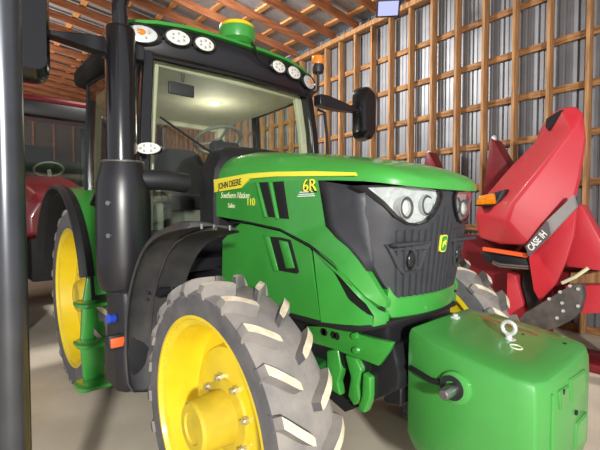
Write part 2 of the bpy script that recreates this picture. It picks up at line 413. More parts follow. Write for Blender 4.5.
for sd in (-1, 1):
    y = lambda a: sd*a
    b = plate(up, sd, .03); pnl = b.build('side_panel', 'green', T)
    for vv in vent_u:
        b = B(); b.prism(vv, y(.405), y(.4145), bev=.002); b.build('air_vent', 'black_flat', pnl)
        fx = [(vv[0][0]-.028, vv[0][1]+.004), (vv[0][0]-.004, vv[0][1]), (vv[3][0]-.004, vv[3][1]), (vv[3][0]-.024, vv[3][1]-.008)]
        b = B(); b.prism(fx, y(.405), y(.424), bev=.006); b.build('vent_fin', 'green', pnl)
    b = plate(lo, sd, .03); lp = b.build('lower_panel', 'green', T)
    b = B(); b.prism(vent_l, y(.398), y(.4055), bev=.001); b.build('air_vent', 'black_flat', lp)
    x0, x1 = vent_l[0], vent_l[2]
    f1 = [(-.178, 1.345), (-.105, 1.338), (-.048, 1.205), (-.115, 1.195)]
    b = B(); b.prism(f1, y(.398), y(.412), bev=.005); b.build('vent_fin', 'green', lp)
    f2 = [(vent_l[0][0]-.05, vent_l[0][1]+.01), (vent_l[0][0]+.01, vent_l[0][1]), (vent_l[5][0]+.01, vent_l[5][1]), (vent_l[5][0]-.03, vent_l[5][1]-.012)]
    b = B(); b.prism(f2, y(.398), y(.413), bev=.006); b.build('vent_fin', 'green', lp)
    b = plate(strip, sd, .03); b.build('panel_strip', 'green', T)
    b = plate(tri, sd, .012); b.build('corner_panel', 'green', T)
    b = plate([(q[0], abs(q[1])+.006, q[2]) for q in slit], sd, .02); b.build('recess_shade', 'black_flat', T)  # black plate standing for the shadow in the panel recess
    # arched rib between upper and lower panel
    rib = [(-.62, y(.412), 1.425), (-.446, y(.414), 1.428), (-.164, y(.415), 1.398), (.072, y(.415), 1.324), (.242, y(.412), 1.236)]+[(q[0], y(abs(q[1])+.002), q[2]) for q in [(0.336,-0.4,1.161),(0.384,-0.375,1.112),(0.42,-0.335,1.07),(0.455,-0.318,1.06)]]
    b = B(); b.tube([(p[0], p[1]-sd*.004, p[2]+.004) for p in rib], .0055, 8); b.build('seam', 'black_flat', T)
    # black sill under the hood
    b = B(); b.tube([(-.5, y(.395), .945), (.1, y(.40), .955), (.3, y(.385), .965), (.40, y(.345), .985), (.45, y(.30), 1.0), (.48, y(.15), 1.01), (.485, 0, 1.01)], .016, 8); b.build('hood_seal', 'black_flat', T)
# sticker group on the right side
o6 = (0.023,-0.416,1.597); x6 = (0.12,-0.416,1.596)
text('model_badge', '6R', 'black_flat', T, Vector(o6)+Vector((-.004, .001, -.004)), (1, 0, .0), (0, 0, 1), .085, .001, bold=.003, squeeze=1.08)
text('model_badge', '6R', 'yellow_decal', T, o6, (1, 0, .0), (0, 0, 1), .085, .002, squeeze=1.08)
b = B()
for k, (dx, l, zz) in enumerate(((.0, .11, 1.583), (.008, .09, 1.594), (-.01, .125, 1.574))): b.box((-.008+dx+l/2, -.4135, zz), (l, .004, .004))
b.build('sticker', 'white', T, smooth=False)
o1 = (-0.473,-0.416,1.534)
text('power_badge', '110', 'yellow_decal', T, o1, (1, 0, -.04), (0, 0, 1), .062, .001, squeeze=.92)
o1 = (-0.771,-0.416,1.584)
words('dealer_script', 'Southern Nation', 'cream_text', T, o1, (1, 0, -.03), (0, 0, 1), .054, .001, shear=.3, squeeze=.88)
o1 = (-0.686,-0.416,1.522)
text('dealer_script', 'Sales', 'cream_text', T, o1, (1, 0, -.05), (0, 0, 1), .042, .001, shear=.3)

# ---- nose: grille, chin, lamps
def nose_x(y, z):
    a = abs(y)
    return .54-.45*a*a-(3+5*max(0, min(1, (z-1.3)/.3)))*max(0, a-.3)**2-(1.36-z)*.12
NY = [(-.405+.81*i/60) for i in range(61)]
def nz0(y): return 1.112+.150*max(0, (abs(y)-.30)/.105)**2.0
def nz1(y):
    a = abs(y); L = ((.0, 1.612), (.066, 1.612), (.074, 1.556), (.09, 1.516), (.115, 1.482), (.155, 1.455), (.21, 1.444), (.265, 1.449), (.318, 1.475), (.362, 1.535), (.399, 1.60), (.402, 1.612), (.5, 1.612))
    for (p, q), (r, t) in zip(L, L[1:]):
        if p <= a <= r: return q+(t-q)*(a-p)/(r-p)
    return 1.612
def nyk(z): return 1.0-.20*max(0, min(1, (1.5-z)/.4))
def nose_pt(y, z, off=0): return (nose_x(y, z)+off, y*nyk(z), z)
def nose_strip(b, nz, depth, ys=NY):
    zz = lambda y, j: nz0(y)+(nz1(y)-nz0(y))*j/nz
    fr = [[b.bm.verts.new(nose_pt(y, zz(y, j))) for y in ys] for j in range(nz+1)]
    bk = [[b.bm.verts.new((nose_x(y, zz(y, j))-depth, y*.97*nyk(zz(y, j)), zz(y, j))) for y in ys] for j in (0, nz)]
    fs = []
    for j in range(nz):
        for i in range(len(ys)-1): fs.append(b.bm.faces.new((fr[j][i], fr[j][i+1], fr[j+1][i+1], fr[j+1][i])))
    for i in range(len(ys)-1):
        fs.append(b.bm.faces.new((fr[0][i], bk[0][i], bk[0][i+1], fr[0][i+1])))
        fs.append(b.bm.faces.new((fr[nz][i], fr[nz][i+1], bk[1][i+1], bk[1][i])))
    bmesh.ops.recalc_face_normals(b.bm, faces=fs)
b = B(); nose_strip(b, 12, .06); grille = b.build('grille', 'grille_plastic', T)
GB = [(.135, -.411, 1.645), (.160, -.411, 1.54), (.185, -.411, 1.43)]+[(0.253,-0.41,1.376),(0.316,-0.405,1.339),(0.363,-0.392,1.293),(0.402,-0.377,1.238)]
for sd in (-1, 1):
    b = B(); rows = []
    for x, yq, z in GB:
        fx_, fy_, fz_ = nose_pt(.403, min(z, 1.60)); yq = abs(yq)+.0015
        rows.append([b.bm.verts.new((x+(fx_-x)*t, sd*(yq+(fy_-yq)*t), z+(fz_-z)*t)) for t in (0, .25, .5, .75, 1)])
    for a, c in zip(rows, rows[1:]):
        for k in range(4): b.bm.faces.new((a[k], a[k+1], c[k+1], c[k]))
    b.build('grille_side', 'grille_plastic', T, solid=.006)
# vertical bars
for k in range(15):
    yy = -.31+.62*k/14
    b = B(); b.loft([[nose_pt(yy-.012, z, -.01), nose_pt(yy-.010, z, .010), nose_pt(yy+.010, z, .010), nose_pt(yy+.012, z, -.01)] for z in (1.115, 1.22, 1.33, 1.415+.10*max(0, 1-abs(abs(yy)-.0)/.12))])
    b.build('grille_bar', 'grille_plastic', grille, smooth=False)
# bracket with latch oval
for sd in (-1, 1):
    yc_ = sd*.24
    ol = [(-.125, 1.355), (.125, 1.355), (.115, 1.332), (.075, 1.245), (.05, 1.222), (-.05, 1.222), (-.075, 1.245), (-.115, 1.332)]
    b = B(); b.loft([[nose_pt(yc_+p[0]*1.02, p[1], -.01) for p in ol], [nose_pt(yc_+p[0]*1.02, p[1], .016) for p in ol], [nose_pt(yc_+p[0]*.82, 1.285+(p[1]-1.285)*.72-.006, .019) for p in ol], [nose_pt(yc_+p[0]*.74, 1.285+(p[1]-1.285)*.62-.006, .004) for p in ol]])
    br = b.build('grille_bracket', 'grille_plastic', grille)
    b = B(); b.box(nose_pt(yc_, 1.358, .012), (.04, .26, .016), bev=.005); b.build('bracket_lip', 'grille_plastic', br)
    b = B(); b.ball(nose_pt(yc_, 1.283, .012), .036, (.4, .8, 1.15)); b.build('camera_eye', 'black_gloss', br)
# emblem
bx = lambda y, z, o=.014: nose_pt(y, z, o)
def rr(cy, cz_, w_, h_, k=.3, n=5):
    p = []
    for (sx, sz, a0) in ((1, 1, 0), (-1, 1, PI/2), (-1, -1, PI), (1, -1, 1.5*PI)):
        r = k*w_
        for i in range(n+1): a = a0+PI/2*i/n; p.append((cy+sx*(w_/2-r)+r*math.cos(a), cz_+sz*(h_/2-r)+r*math.sin(a)))
    return p
def emblem(o_, w_, h_, m, name, par):
    b = B(); q = rr(0, 1.348, w_, h_)
    b.loft([[bx(y, z, -.005) for y, z in q], [bx(y, z, o_) for y, z in q]]); return b.build(name, m, par)
DK = .72
em = emblem(.016, .062, .080, 'yellow_decal', 'emblem', T)
emblem(.0175, .052, .070, 'green', 'emblem_field', em)
deer = [(-.020, 1.352), (-.012, 1.362), (.004, 1.362), (.010, 1.372), (.014, 1.372), (.022, 1.362), (.016, 1.358), (.013, 1.347), (.022, 1.340), (.020, 1.336), (.008, 1.342), (-.006, 1.345), (-.014, 1.332), (-.020, 1.322), (-.022, 1.324), (-.017, 1.340)]
b = B(); b.loft([[bx(y*DK, 1.348+(z-1.348)*DK, .016) for y, z in deer], [bx(y*DK, 1.348+(z-1.348)*DK, .020) for y, z in deer]]); b.build('deer_figure', 'yellow_decal', em, smooth=False)
# headlights
def headlight(sd):
    pts = [(.400, 1.600), (.30, 1.602), (.18, 1.595), (.085, 1.588), (.070, 1.565), (.085, 1.525), (.115, 1.487), (.155, 1.458), (.21, 1.447), (.265, 1.452), (.318, 1.480), (.362, 1.54)]
    cy_, cz_ = .21, 1.528
    def P(p, o_, k=1.0): return nose_pt(sd*(cy_+(p[0]-cy_)*k), cz_+(p[1]-cz_)*k, o_)
    b = B(); b.loft([[P(p, -.02, 1.16) for p in pts], [P(p, .014, 1.13) for p in pts], [P(p, .016, 1.03) for p in pts], [P(p, -.03, .99) for p in pts], [P(p, -.035, .90) for p in pts]], caps=False)
    h = b.build('headlight', 'black_gloss', T)
    b = B(); b.loft([[P(p, -.006, 1.0) for p in pts], [P(p, -.012, .93) for p in pts], [P(p, -.035, .86) for p in pts], [P(p, -.038, .3) for p in pts]]); b.build('reflector', 'lamp_clear', h)
    for (yy, zz, r_, mm, n_) in ((.258, 1.514, .042, 'lamp_white', 'projector'), (.132, 1.526, .040, 'lamp_clear', 'projector')):
        x0, y0, z0 = nose_pt(sd*yy, zz, -.03)
        b = B(); b.lathe([(-.01, r_*1.25), (.022, r_*1.22), (.024, r_*1.05), (.006, r_*.95)], (x0, y0, z0), 'X', 28); ring = b.build('lamp_ring', 'lamp_ring', h)
        b = B(); b.torus((x0+.024, y0, z0), r_*1.0, .005, Matrix.Rotation(PI/2, 3, 'Y')); b.build('inner_ring', 'lamp_grey', ring)
        b = B(); b.ball((x0+.008, y0, z0), r_*.86, (.35, 1, 1)); b.build(n_, mm, ring)
    b = B(); b.loft([[P(p, .008, 1.06) for p in pts], [P(p, .014, .9) for p in pts], [P(p, .018, .45) for p in pts]]); b.build('lens', 'lens_glass', h)
headlight(-1); headlight(1)
# chin
b = B()
def chin_sec(y):
    z0 = nz0(y)+.004; x = nose_x(y, z0); k = nyk(1.1); kk = .985 if abs(y) > .3 else 1
    zb = 1.02+.09*max(0, (abs(y)-.34)/.065); xb = nose_x(y, 1.05)
    return [(x-.06, y*k*.96, z0), (x+.006, y*k, z0), (x+.014, y*k*1.01, z0-.008), (xb+.014, y*k*1.01, zb+.008), (xb+.004, y*k, zb), (xb-.08, y*k*.95, zb)]
b.loft([chin_sec(y) for y in [-.365+.73*i/60 for i in range(61)]]); b.build('chin', 'green', T)
# engine core
b = B(); b.box((-.2, 0, 1.28), (1.1, .72, .66)); b.box((.15, 0, 1.45), (.36, .66, .30)); b.box((.26, 0, 1.2), (.26, .56, .34)); b.build('engine', 'black_flat', T, smooth=False)

# ---- cowl between hood and windscreen
def arch(x, yw, z0, zt, k=.7):
    half = [(yw, z0), (yw, z0+.5*(zt-z0)), (yw*.97, z0+.75*(zt-z0)), (yw*.85, z0+.92*(zt-z0)), (yw*.6, zt), (0, zt+.01)]
    return [(x, -y, z) for y, z in half]+[(x, y, z) for y, z in half[-2::-1]]
b = B(); b.loft([arch(-.82, .40, 1.40, 1.87), arch(-.85, .425, 1.38, 1.91), arch(-.93, .43, 1.36, 1.955), arch(-1.03, .42, 1.36, 1.95), arch(-1.10, .39, 1.36, 1.88)]); b.build('cowl', 'black_plastic', T)

# ---- chassis
fr = [(-0.023,0.898),(0.117,0.924),(0.282,0.936),(0.427,0.938),(0.516,0.943),(0.496,0.899),(0.444,0.823),(0.354,0.825),(0.152,0.827),(0.023,0.82)]
for sd in (-1, 1):
    b = B(); b.prism(fr, sd*.32, sd*.35, bev=.004); rail = b.build('frame_bracket', 'green', T)
    for (u, v, r_) in [(0.11,0.892),(0.192,0.896),(0.321,0.927),(0.325,0.863)]and[]: pass
    for (x, z), rx in zip([(0.11,0.897),(0.186,0.897)], (.016, .03)):
        b = B(); b.tube([(x-rx*.4, sd*.345, z), (x-rx*.4, sd*.352, z)], .019, 12); b.tube([(x+rx*.4, sd*.345, z), (x+rx*.4, sd*.352, z)], .019, 12); b.build('slot', 'black_flat', rail)
    for (x, z) in [(0.318,0.928),(0.325,0.863)]:
        b = B(); b.tube([(x, sd*.345, z), (x, sd*.368, z)], .017, 10, .014); b.build('bracket_bolt', 'green', rail)
b = B(); b.box((-.35, 0, .86), (1.6, .58, .30), bev=.03); b.box((-1.6, 0, .85), (1.7, .6, .5), bev=.04); b.box((-2.3, 0, .8), (.5, 1.3, .3), bev=.05); b.build('chassis', 'black_paint', T)  # black put in to darken the space between wheel and weight
b = B(); b.loft([[(x-.07, y, z-.07), (x+.07, y, z-.07), (x+.07, y, z+.07), (x-.07, y, z+.07)] for (x, y, z) in ((0, -.72, .6), (0, -.5, .6), (0, -.25, .66), (0, 0, .68), (0, .25, .66), (0, .5, .6), (0, .72, .6))])
b.build('front_axle', 'green_dark', T, bev=.015)
for sd in (-1, 1):
    b = B(); b.lathe([(-.10, .0), (-.10, .10), (-.06, .13), (.06, .13), (.09, .10), (.09, 0)], (0, sd*.66, .6), 'Y', 24); b.build('final_drive', 'green_dark', T)
    b = B(); b.box((.02, sd*.56, .60), (.12, .10, .36), bev=.03); b.build('steering_knuckle', 'green_dark', T)
# front castings seen between wheel and weight
for (pts_, y_, m_) in (([(0.076,0.782),(0.154,0.813),(0.181,0.711),(0.154,0.638),(0.175,0.579),(0.106,0.586),(0.077,0.679)], -.33, 'green'),
                       ([(0.219,0.806),(0.289,0.806),(0.325,0.76),(0.302,0.678),(0.32,0.609),(0.278,0.574),(0.239,0.609),(0.258,0.702)], -.35, 'green'),
                       ([(0.34,0.758),(0.386,0.746),(0.387,0.655),(0.353,0.569),(0.305,0.569),(0.334,0.646)], -.36, 'green')):
    b = B(); b.prism(pts_, y_+.03, y_+.08, bev=.010, seg=3); b.build('axle_support', m_, T)
b = B(); b.prism([(-0.174,0.742),(0.327,0.833),(0.31,0.573),(0.136,0.457),(-0.034,0.504),(-0.131,0.643)], -.22, .22); b.build('dark_backing', 'black_flat', T, smooth=False)  # added black backing for the dark gaps between castings, hides the floor
b = B(); b.prism([(min(x, .52), z) for x, z in [(0.371,0.882),(0.481,0.914),(0.563,0.794),(0.544,0.727),(0.462,0.681),(0.385,0.626),(0.326,0.624),(0.337,0.732)]], -.30, .30, bev=.02); b.build('hitch_frame', 'black_paint', T)
for sd in (-1, 1):
    b = B(); b.loft([[(.42, sd*.24-.03, .62), (.42, sd*.24+.03, .62), (.42, sd*.24+.03, .74), (.42, sd*.24-.03, .74)], [(.51, sd*.24-.03, .64), (.51, sd*.24+.03, .64), (.51, sd*.24+.03, .74), (.51, sd*.24-.03, .74)]]); b.build('hitch_arm', 'black_paint', T, bev=.008)

# ---- front fenders
def fender(sd):
    out = [(-.80, .44), (-.835, .60), (-.845, .80), (-.80, 1.0), (-.711, 1.153), (-.586, 1.298), (-.46, 1.375), (-.33, 1.42), (-.159, 1.452), (-.04, 1.462)]
    secs = []
    for i, (x, z) in enumerate(out):
        d = Vector((x, 0, z-.6)); r = d.length; d.normalize()
        q = i/(len(out)-1); ri = r-.055
        def P(rad, y): return (d.x*rad, sd*y, .6+d.z*rad)
        secs.append([P(r-.035, 1.02), P(r, 1.0), P(r+.004, .96), P(r-.004, .88), P(r-.022, .86), P(r-.024, .74), P(ri, .70), P(ri-.012, .70), P(r-.038, .75), P(r-.036, .87), P(r-.02, .89), P(r-.012, .96), P(r-.014, .985), P(r-.043, 1.005)])
    b = B(); b.loft(secs); f = b.build('front_fender', 'fender_plastic', T, sub=1)
    b = B(); b.tube([(-.70, sd*.86, 1.04), (-.78, sd*.6, 1.02), (-.80, sd*.30, .95)], .03, 10); b.build('fender_bracket', 'black_paint', f)
    b = B(); b.tube([(x*.955, sd*.868, .6+(z-.6)*.955) for x, z in out[2:]], .008, 8); b.build('fender_rib', 'fender_plastic', f)
    for (x, y, z) in ((-.665, .93, 1.05), (-.665, .79, 1.05), (-.69, .93, 1.01), (-.05, .93, 1.425), (-.05, .87, 1.42), (-.05, .79, 1.415)):
        d = Vector((x, 0, z-.6)).normalized(); p = Vector((x, sd*y, z))
        b = B(); b.tube([p+d*.02, p-d*.002], .007, 10); b.build('fender_bolt', 'steel', f)
    return f
fender(-1); fender(1)

# ---- cab
def bar(pts, w_, d_, name, m, par=T, bev=.01):
    b = B(); secs = []
    for p in pts: secs.append([(p[0]-d_/2, p[1]-w_/2, p[2]), (p[0]+d_/2, p[1]-w_/2, p[2]), (p[0]+d_/2, p[1]+w_/2, p[2]), (p[0]-d_/2, p[1]+w_/2, p[2])])
    b.loft(secs); return b.build(name, m, par, bev=bev)
for sd in (-1, 1):
    bar([(-1.12, sd*.80, 1.05), (-1.13, sd*.79, 1.6), (-1.16, sd*.755, 2.2), (-1.20, sd*.72, 2.56)], .075, .09, 'front_pillar', 'black_gloss')
    bar([(-1.19, sd*.74, 1.25), (-1.20, sd*.73, 1.6), (-1.22, sd*.69, 2.2), (-1.25, sd*.655, 2.52)], .07, .05, 'pillar_trim', 'ivory')
    bar([(-2.10, sd*.86, 1.15), (-2.12, sd*.86, 1.7), (-2.14, sd*.82, 2.56)], .06, .07, 'middle_pillar', 'black_gloss')
    bar([(-2.66, sd*.66, 1.35), (-2.66, sd*.68, 1.9), (-2.62, sd*.66, 2.56)], .09, .09, 'rear_pillar', 'ivory')
    # side door glass
    b = B(); q = [(-1.14, sd*.835, 1.12), (-2.08, sd*.885, 1.12), (-2.10, sd*.885, 1.7), (-2.12, sd*.85, 2.53), (-1.22, sd*.76, 2.53), (-1.16, sd*.82, 1.7)]
    b.bm.faces.new([b.bm.verts.new(p) for p in q]); b.build('door_glass', 'glass_side' if sd < 0 else 'glass', T, smooth=False, solid=.006)
    b = B(); b.tube(q+[q[0]], .016, 8); dr = b.build('door_frame', 'black_gloss', T)
    b = B(); b.bm.faces.new([b.bm.verts.new(p) for p in ((-2.12, sd*.87, 1.35), (-2.66, sd*.70, 1.45), (-2.63, sd*.68, 2.53), (-2.14, sd*.84, 2.53))]); b.build('rear_side_glass', 'glass', T, smooth=False, solid=.006)
    b = B(); b.tube([(-1.75, sd*.91, 1.55), (-1.70, sd*.945, 1.55), (-1.60, sd*.945, 1.62), (-1.55, sd*.91, 1.62)], .014, 8); b.build('door_handle', 'black_paint', dr)
b = B(); q = [(-1.17, -.76, 1.35), (-1.17, .76, 1.35), (-1.20, .70, 2.55), (-1.20, -.70, 2.55)]
b.bm.faces.new([b.bm.verts.new(p) for p in q]); b.build('windscreen', 'glass', T, smooth=False, solid=.006)
b = B(); b.tube([(-1.17, -.70, 2.53), (-1.165, 0, 2.55), (-1.17, .70, 2.53)], .022, 8); b.build('windscreen_seal', 'black_gloss', T)
# floor, rear wall sill, headliner
b = B(); b.box((-1.85, 0, 1.12), (1.55, 1.55, .10), bev=.02); b.box((-1.16, 0, 1.22), (.06, 1.56, .30), bev=.02); b.build('cab_floor', 'black_paint', T)
b = B(); b.box((-2.66, 0, 1.42), (.08, 1.3, .5), bev=.03); b.build('rear_sill', 'cab_grey', T)
b = B(); b.loft([[(-1.22, -.68, 2.50), (-1.22, .68, 2.50), (-1.22, .68, 2.56), (-1.22, -.68, 2.56)], [(-1.45, -.70, 2.49), (-1.45, .70, 2.49), (-1.45, .70, 2.56), (-1.45, -.70, 2.56)], [(-1.9, -.72, 2.48), (-1.9, .72, 2.48), (-1.9, .72, 2.56), (-1.9, -.72, 2.56)], [(-2.62, -.68, 2.46), (-2.62, .68, 2.46), (-2.62, .68, 2.56), (-2.62, -.68, 2.56)]]); b.build('headliner', 'ivory', T, bev=.02)
b = B(); b.box((-2.64, 0, 2.46), (.06, 1.3, .10), bev=.02)
b.box((-2.2, 0, 2.52), (.9, 1.4, .05)); b.build('rear_header', 'ivory', T)
b = B(); b.lathe([(2.488, 0), (2.468, .05), (2.478, .065), (2.49, .07)], (-1.75, .1, 0), 'Z', 24); dl = b.build('dome_lamp', 'lamp_white', T)
l = bpy.data.lights.new('dome_light', 'POINT'); l.energy = 6; l.shadow_soft_size = .12; l.color = (1, .95, .84)
o = bpy.data.objects.new('dome_light', l); COL.objects.link(o); o.location = (-1.75, .1, 2.28)
# seat
seat = B(); seat.box((-1.95, .0, 1.58), (.50, .54, .14), bev=.05); seat = seat.build('seat', 'seat_fabric', T)
b = B(); b.loft([[(x, y*k, z) for y in (-.26, -.22, 0, .22, .26) for x in (x0,)][0:0] or [(x0+.06*math.cos(a)*1.0, .27*k*math.sin(a), z) for a in [2*PI*i/20 for i in range(20)]] for (x0, z, k) in ((-2.18, 1.6, .98), (-2.20, 1.75, 1.0), (-2.23, 1.95, .96), (-2.25, 2.05, .82), (-2.255, 2.10, .55))]); b.build('backrest', 'seat_fabric', seat)
b = B(); b.box((-1.9, -.36, 1.72), (.42, .12, .10), bev=.03); b.build('armrest', 'black_plastic', seat)
b = B(); b.box((-1.95, 0, 1.34), (.4, .4, .36), bev=.03); b.build('seat_base', 'cab_grey', seat)
b = B(); b.box((-2.0, -.58, 1.45), (.8, .26, .62), bev=.05); b.build('side_console', 'cab_grey', T)
b = B(); b.box((-1.42, -.62, 1.45), (.16, .14, .22), bev=.02); b.tube([(-1.42, -.62, 1.55), (-1.42, -.62, 1.72)], .05, 12, .03); b.build('control_lever', 'cab_grey', T)
# steering
rt = Matrix.Rotation(math.radians(-28), 3, 'Y')
b = B(); b.loft([[(-1.30+dx*.09-(.10)*((z-1.3)/.7), .09*dy, z) for dx, dy in ((-1, -1), (1, -1), (1, 1), (-1, 1))] for z in (1.2, 1.5, 1.8, 2.0)]); sc = b.build('steering_column', 'black_plastic', T, bev=.02)
b = B(); b.torus((-1.52, 0, 2.10), .19, .014, rt); b.tube([(-1.52, 0, 2.10)]+[], .02) if 0 else None
for a in (0, 2*PI/3, 4*PI/3):
    v = rt @ Vector((.19*math.cos(a), .19*math.sin(a), 0)); b.tube([(-1.52, 0, 2.08), Vector((-1.52, 0, 2.10))+v], .012, 8)
b.ball((-1.52, 0, 2.085), .05, (1, 1, .5), rot=rt); b.build('steering_wheel', 'cab_grey', sc)
b = B(); b.tube([(-1.50, 0, 2.07), (-1.40, 0, 1.95)], .045, 12); b.box((-1.40, 0, 2.0), (.10, .26, .14), rt, .03); b.build('dashboard', 'black_plastic', sc)
b = B(); b.box((-1.32, -.42, 2.40), (.03, .20, .09), bev=.008); b.tube([(-1.30, -.42, 2.45), (-1.28, -.42, 2.52)], .012, 8); b.build('cab_monitor', 'black_plastic', T)
b = B(); b.tube([(-1.15,-0.653,2.133),(-1.15,-0.438,2.018),(-1.15,-0.264,1.929)], .008, 6); b.build('wiper', 'black_plastic', T)
# roof: black fascia and green cap
def roof_sec(x, yw, z0, z1, r=.1):
    return [(x, -yw+.03, z0), (x, -yw, z0+.05), (x, -yw, z1-.07), (x, -yw+.05, z1-.02), (x, -yw+.16, z1), (x, 0, z1+.03), (x, yw-.16, z1), (x, yw-.05, z1-.02), (x, yw, z1-.07), (x, yw, z0+.05), (x, yw-.03, z0)]
b = B()
ysr = [-.90, -.80, -.65, -.45, -.2, 0, .2, .45, .65, .80, .90]
def fx(y): return -1.12-.16*(abs(y)/.9)**3
sec = []
for y in ysr:
    zt = 2.795-.06*(abs(y)/.9)**4; x = fx(y)
    sec.append([(-1.55, y, 2.56), (x-.03, y, 2.555), (x-.005, y, 2.60), (x, y, 2.70), (x-.02, y, zt-.03), (x-.05, y, zt-.005), (-1.55, y, zt)])
b.loft(sec); fascia = b.build('roof_fascia', 'black_paint', T, bev=.01)
b = B(); sec = []
for y in ysr:
    zt = 2.80-.06*(abs(y)/.9)**4; x = fx(y)
    yy = y; y2 = y*.90
    sec.append([(-2.38, y2, zt-.10), (-2.38, y2, zt-.04), (-2.2, y2, zt+.035), (-1.7, y*.95, zt+.04), (x-.12, y, zt+.025), (x-.005, y, zt+.002), (x, y, zt-.022), (x-.06, y, zt-.028), (-1.5, y*.95, zt-.02)])
b.loft(sec); b.build('roof_cap', 'green', T)
b = B(); b.loft([[(x, y*(.90), z) for y, z in ((-1, 2.56), (-1, 2.72), (1, 2.72), (1, 2.56))] for x in (-1.5, -2.0, -2.42)]); b.build('roof_side', 'black_flat', T, bev=.05)
# roof lamps
def lamp(y, z, wy, hz, amber=False, n=6):
    x = fx(y)
    nx = Vector((1, .48*(abs(y)/.9)**2*(1 if y > 0 else -1), -.12)).normalized()
    R3 = Matrix((nx, Vector((-nx.y, nx.x, 0)).normalized(), Vector((0, 0, 1)))).transposed()
    def E(k, off): return [Vector((x, y, z))+R3 @ Vector((off, wy*k*math.cos(a), hz*k*math.sin(a))) for a in [2*PI*i/28 for i in range(28)]]
    b = B(); b.loft([E(1.35, -.05), E(1.30, .020), E(1.1, .030), E(1.02, .018), E(.98, .010)]); h = b.build('roof_lamp', 'black_gloss', fascia)
    b = B(); b.loft([E(1.0, .012), E(.96, .022), E(.6, .027)]); b.build('lamp_lens', 'lamp_clear' if amber else 'lamp_white', h)
    if amber:
        b = B(); b.ball(Vector((x, y, z))+R3 @ Vector((.024, .004, .010)), .035, (.3, 1, .6)); b.build('bulb', 'amber', h)
    for k in range(n):
        a = 2*PI*k/n+.5
        b = B(); b.ball(Vector((x, y, z))+R3 @ Vector((.0265, wy*.52*math.cos(a), hz*.5*math.sin(a))), .010, (.4, 1.1, .9)); b.build('led', 'lamp_ring', h)
for s_ in (-1, 1):
    lamp(s_*.745, 2.672, .100, .056, True, 4); lamp(s_*.522, 2.692, .082, .050); lamp(s_*.335, 2.692, .072, .047)
# receiver globe
b = B(); b.lathe([(2.80, .0), (2.80, .10), (2.83, .135), (2.885, .145), (2.92, .140)], (-1.21, 0, 0), 'Z', 32); gl = lab(b.build('satellite_receiver', 'green', T), 'green round receiver with a yellow lid on the cab roof')
b = B(); b.lathe([(2.915, .141), (2.945, .132), (2.965, .10), (2.972, 0)], (-1.21, 0, 0), 'Z', 32); b.build('receiver_lid', 'yellow', gl)
b = B(); b.tube([(-1.09, .05, 2.80), (-1.06, .06, 2.76), (-1.09, .12, 2.69), (-1.10, .25, 2.66), (-1.11, .27, 2.70)], .008, 6); b.build('cable', 'black_flat', gl)
# beacon
b = B(); b.tube([(-1.30, .90, 2.62), (-1.28, .95, 2.66), (-1.28, .95, 2.82)], .014, 10); b.lathe([(2.82, 0), (2.82, .05), (2.86, .06), (2.90, .055)], (-1.28, .95, 0), 'Z', 24); bc = b.build('beacon', 'black_plastic', T)
b = B(); b.lathe([(2.895, .056), (2.93, .062), (2.97, .056), (2.99, .03), (2.992, 0)], (-1.28, .95, 0), 'Z', 24); b.build('beacon_dome', 'amber', bc)
# mirrors
def mirror(sd):
    b = B(); b.loft([[(-1.16+w_*.0, sd*(.78+.62*q), 2.50+dz-.02*q) for w_, dz in ((0, -hh), (0, hh))]+[(-1.10+.12*q*0+.03, sd*(.78+.62*q), 2.50+dz-.02*q) for dz in (hh, -hh)] for q, hh in ((0, .045), (.15, .055), (.5, .042), (.78, .016), (1.0, .012))])
    arm = b.build('mirror_arm', 'black_paint', T, bev=.006)
    b = B(); cy = sd*1.415; z0, z1 = 2.20, 2.74
    def E(x, ky, kz): 
        pts = rr(cy, (z0+z1)/2, (.20 if sd > 0 else .24)*ky, .54*kz, .48 if sd > 0 else .3, 6); return [(x, p[0], p[1]) for p in pts]
    b.loft([E(-1.17, .90, .93), E(-1.165, .98, .98), E(-1.12, 1.0, 1.0), E(-1.04, .92, .95), E(-1.01, .75, .82)]); h = b.build('mirror_housing', 'black_gloss', arm)
    b = B(); b.loft([E(-1.172, .84, .88), E(-1.168, .84, .88)]); b.build('mirror_glass', 'chrome', h)
mirror(-1); mirror(1)
b = B(); b.tube([(-1.13, .80, 2.42), (-1.10, .86, 2.40), (-1.09, .88, 2.2), (-1.08, .90, 1.7), (-1.10, .84, 1.5)], .014, 8); b.build('grab_rail', 'black_paint', T)
b = B(); b.tube([(-1.24, -.86, 1.25), (-1.24, -.985, 1.27), (-1.24, -.985, 1.70), (-1.24, -.88, 1.74)], .012, 8); b.build('grab_rail', 'steel', T)
# exhaust
EX, EY = -1.0, -.945
b = B(); b.lathe([(1.02, .10), (1.04, .135), (1.10, .150), (1.20, .155), (1.50, .155), (1.66, .150), (1.72, .135), (1.765, .125), (1.79, .118), (1.80, .09)], (EX, EY, 0), 'Z', 36); muf = b.build('exhaust_muffler', 'black_paint', T)
b = B(); b.lathe([(1.76, .10), (1.79, .098), (1.80, .085), (2.56, .085), (2.58, .078)], (EX, EY-.005, 0), 'Z', 32); b.build('exhaust_stack', 'black_gloss', muf)
b = B(); b.tube([(EX, EY-.005, 2.55), (EX, EY-.005, 2.64), (EX, EY-.01, 2.70), (EX, EY+.01, 2.78), (EX-.03, EY+.02, 2.86), (EX-.06, EY+.02, 2.95)], .045, 16); b.build('exhaust_tip', 'black_gloss', muf)
b = B(); b.torus((EX, EY, 1.79), .112, .009); b.tube([(EX-.1, EY-.03, 1.79), (EX-.28, EY+.0, 1.765)], .008, 6); b.build('clamp', 'steel', muf)
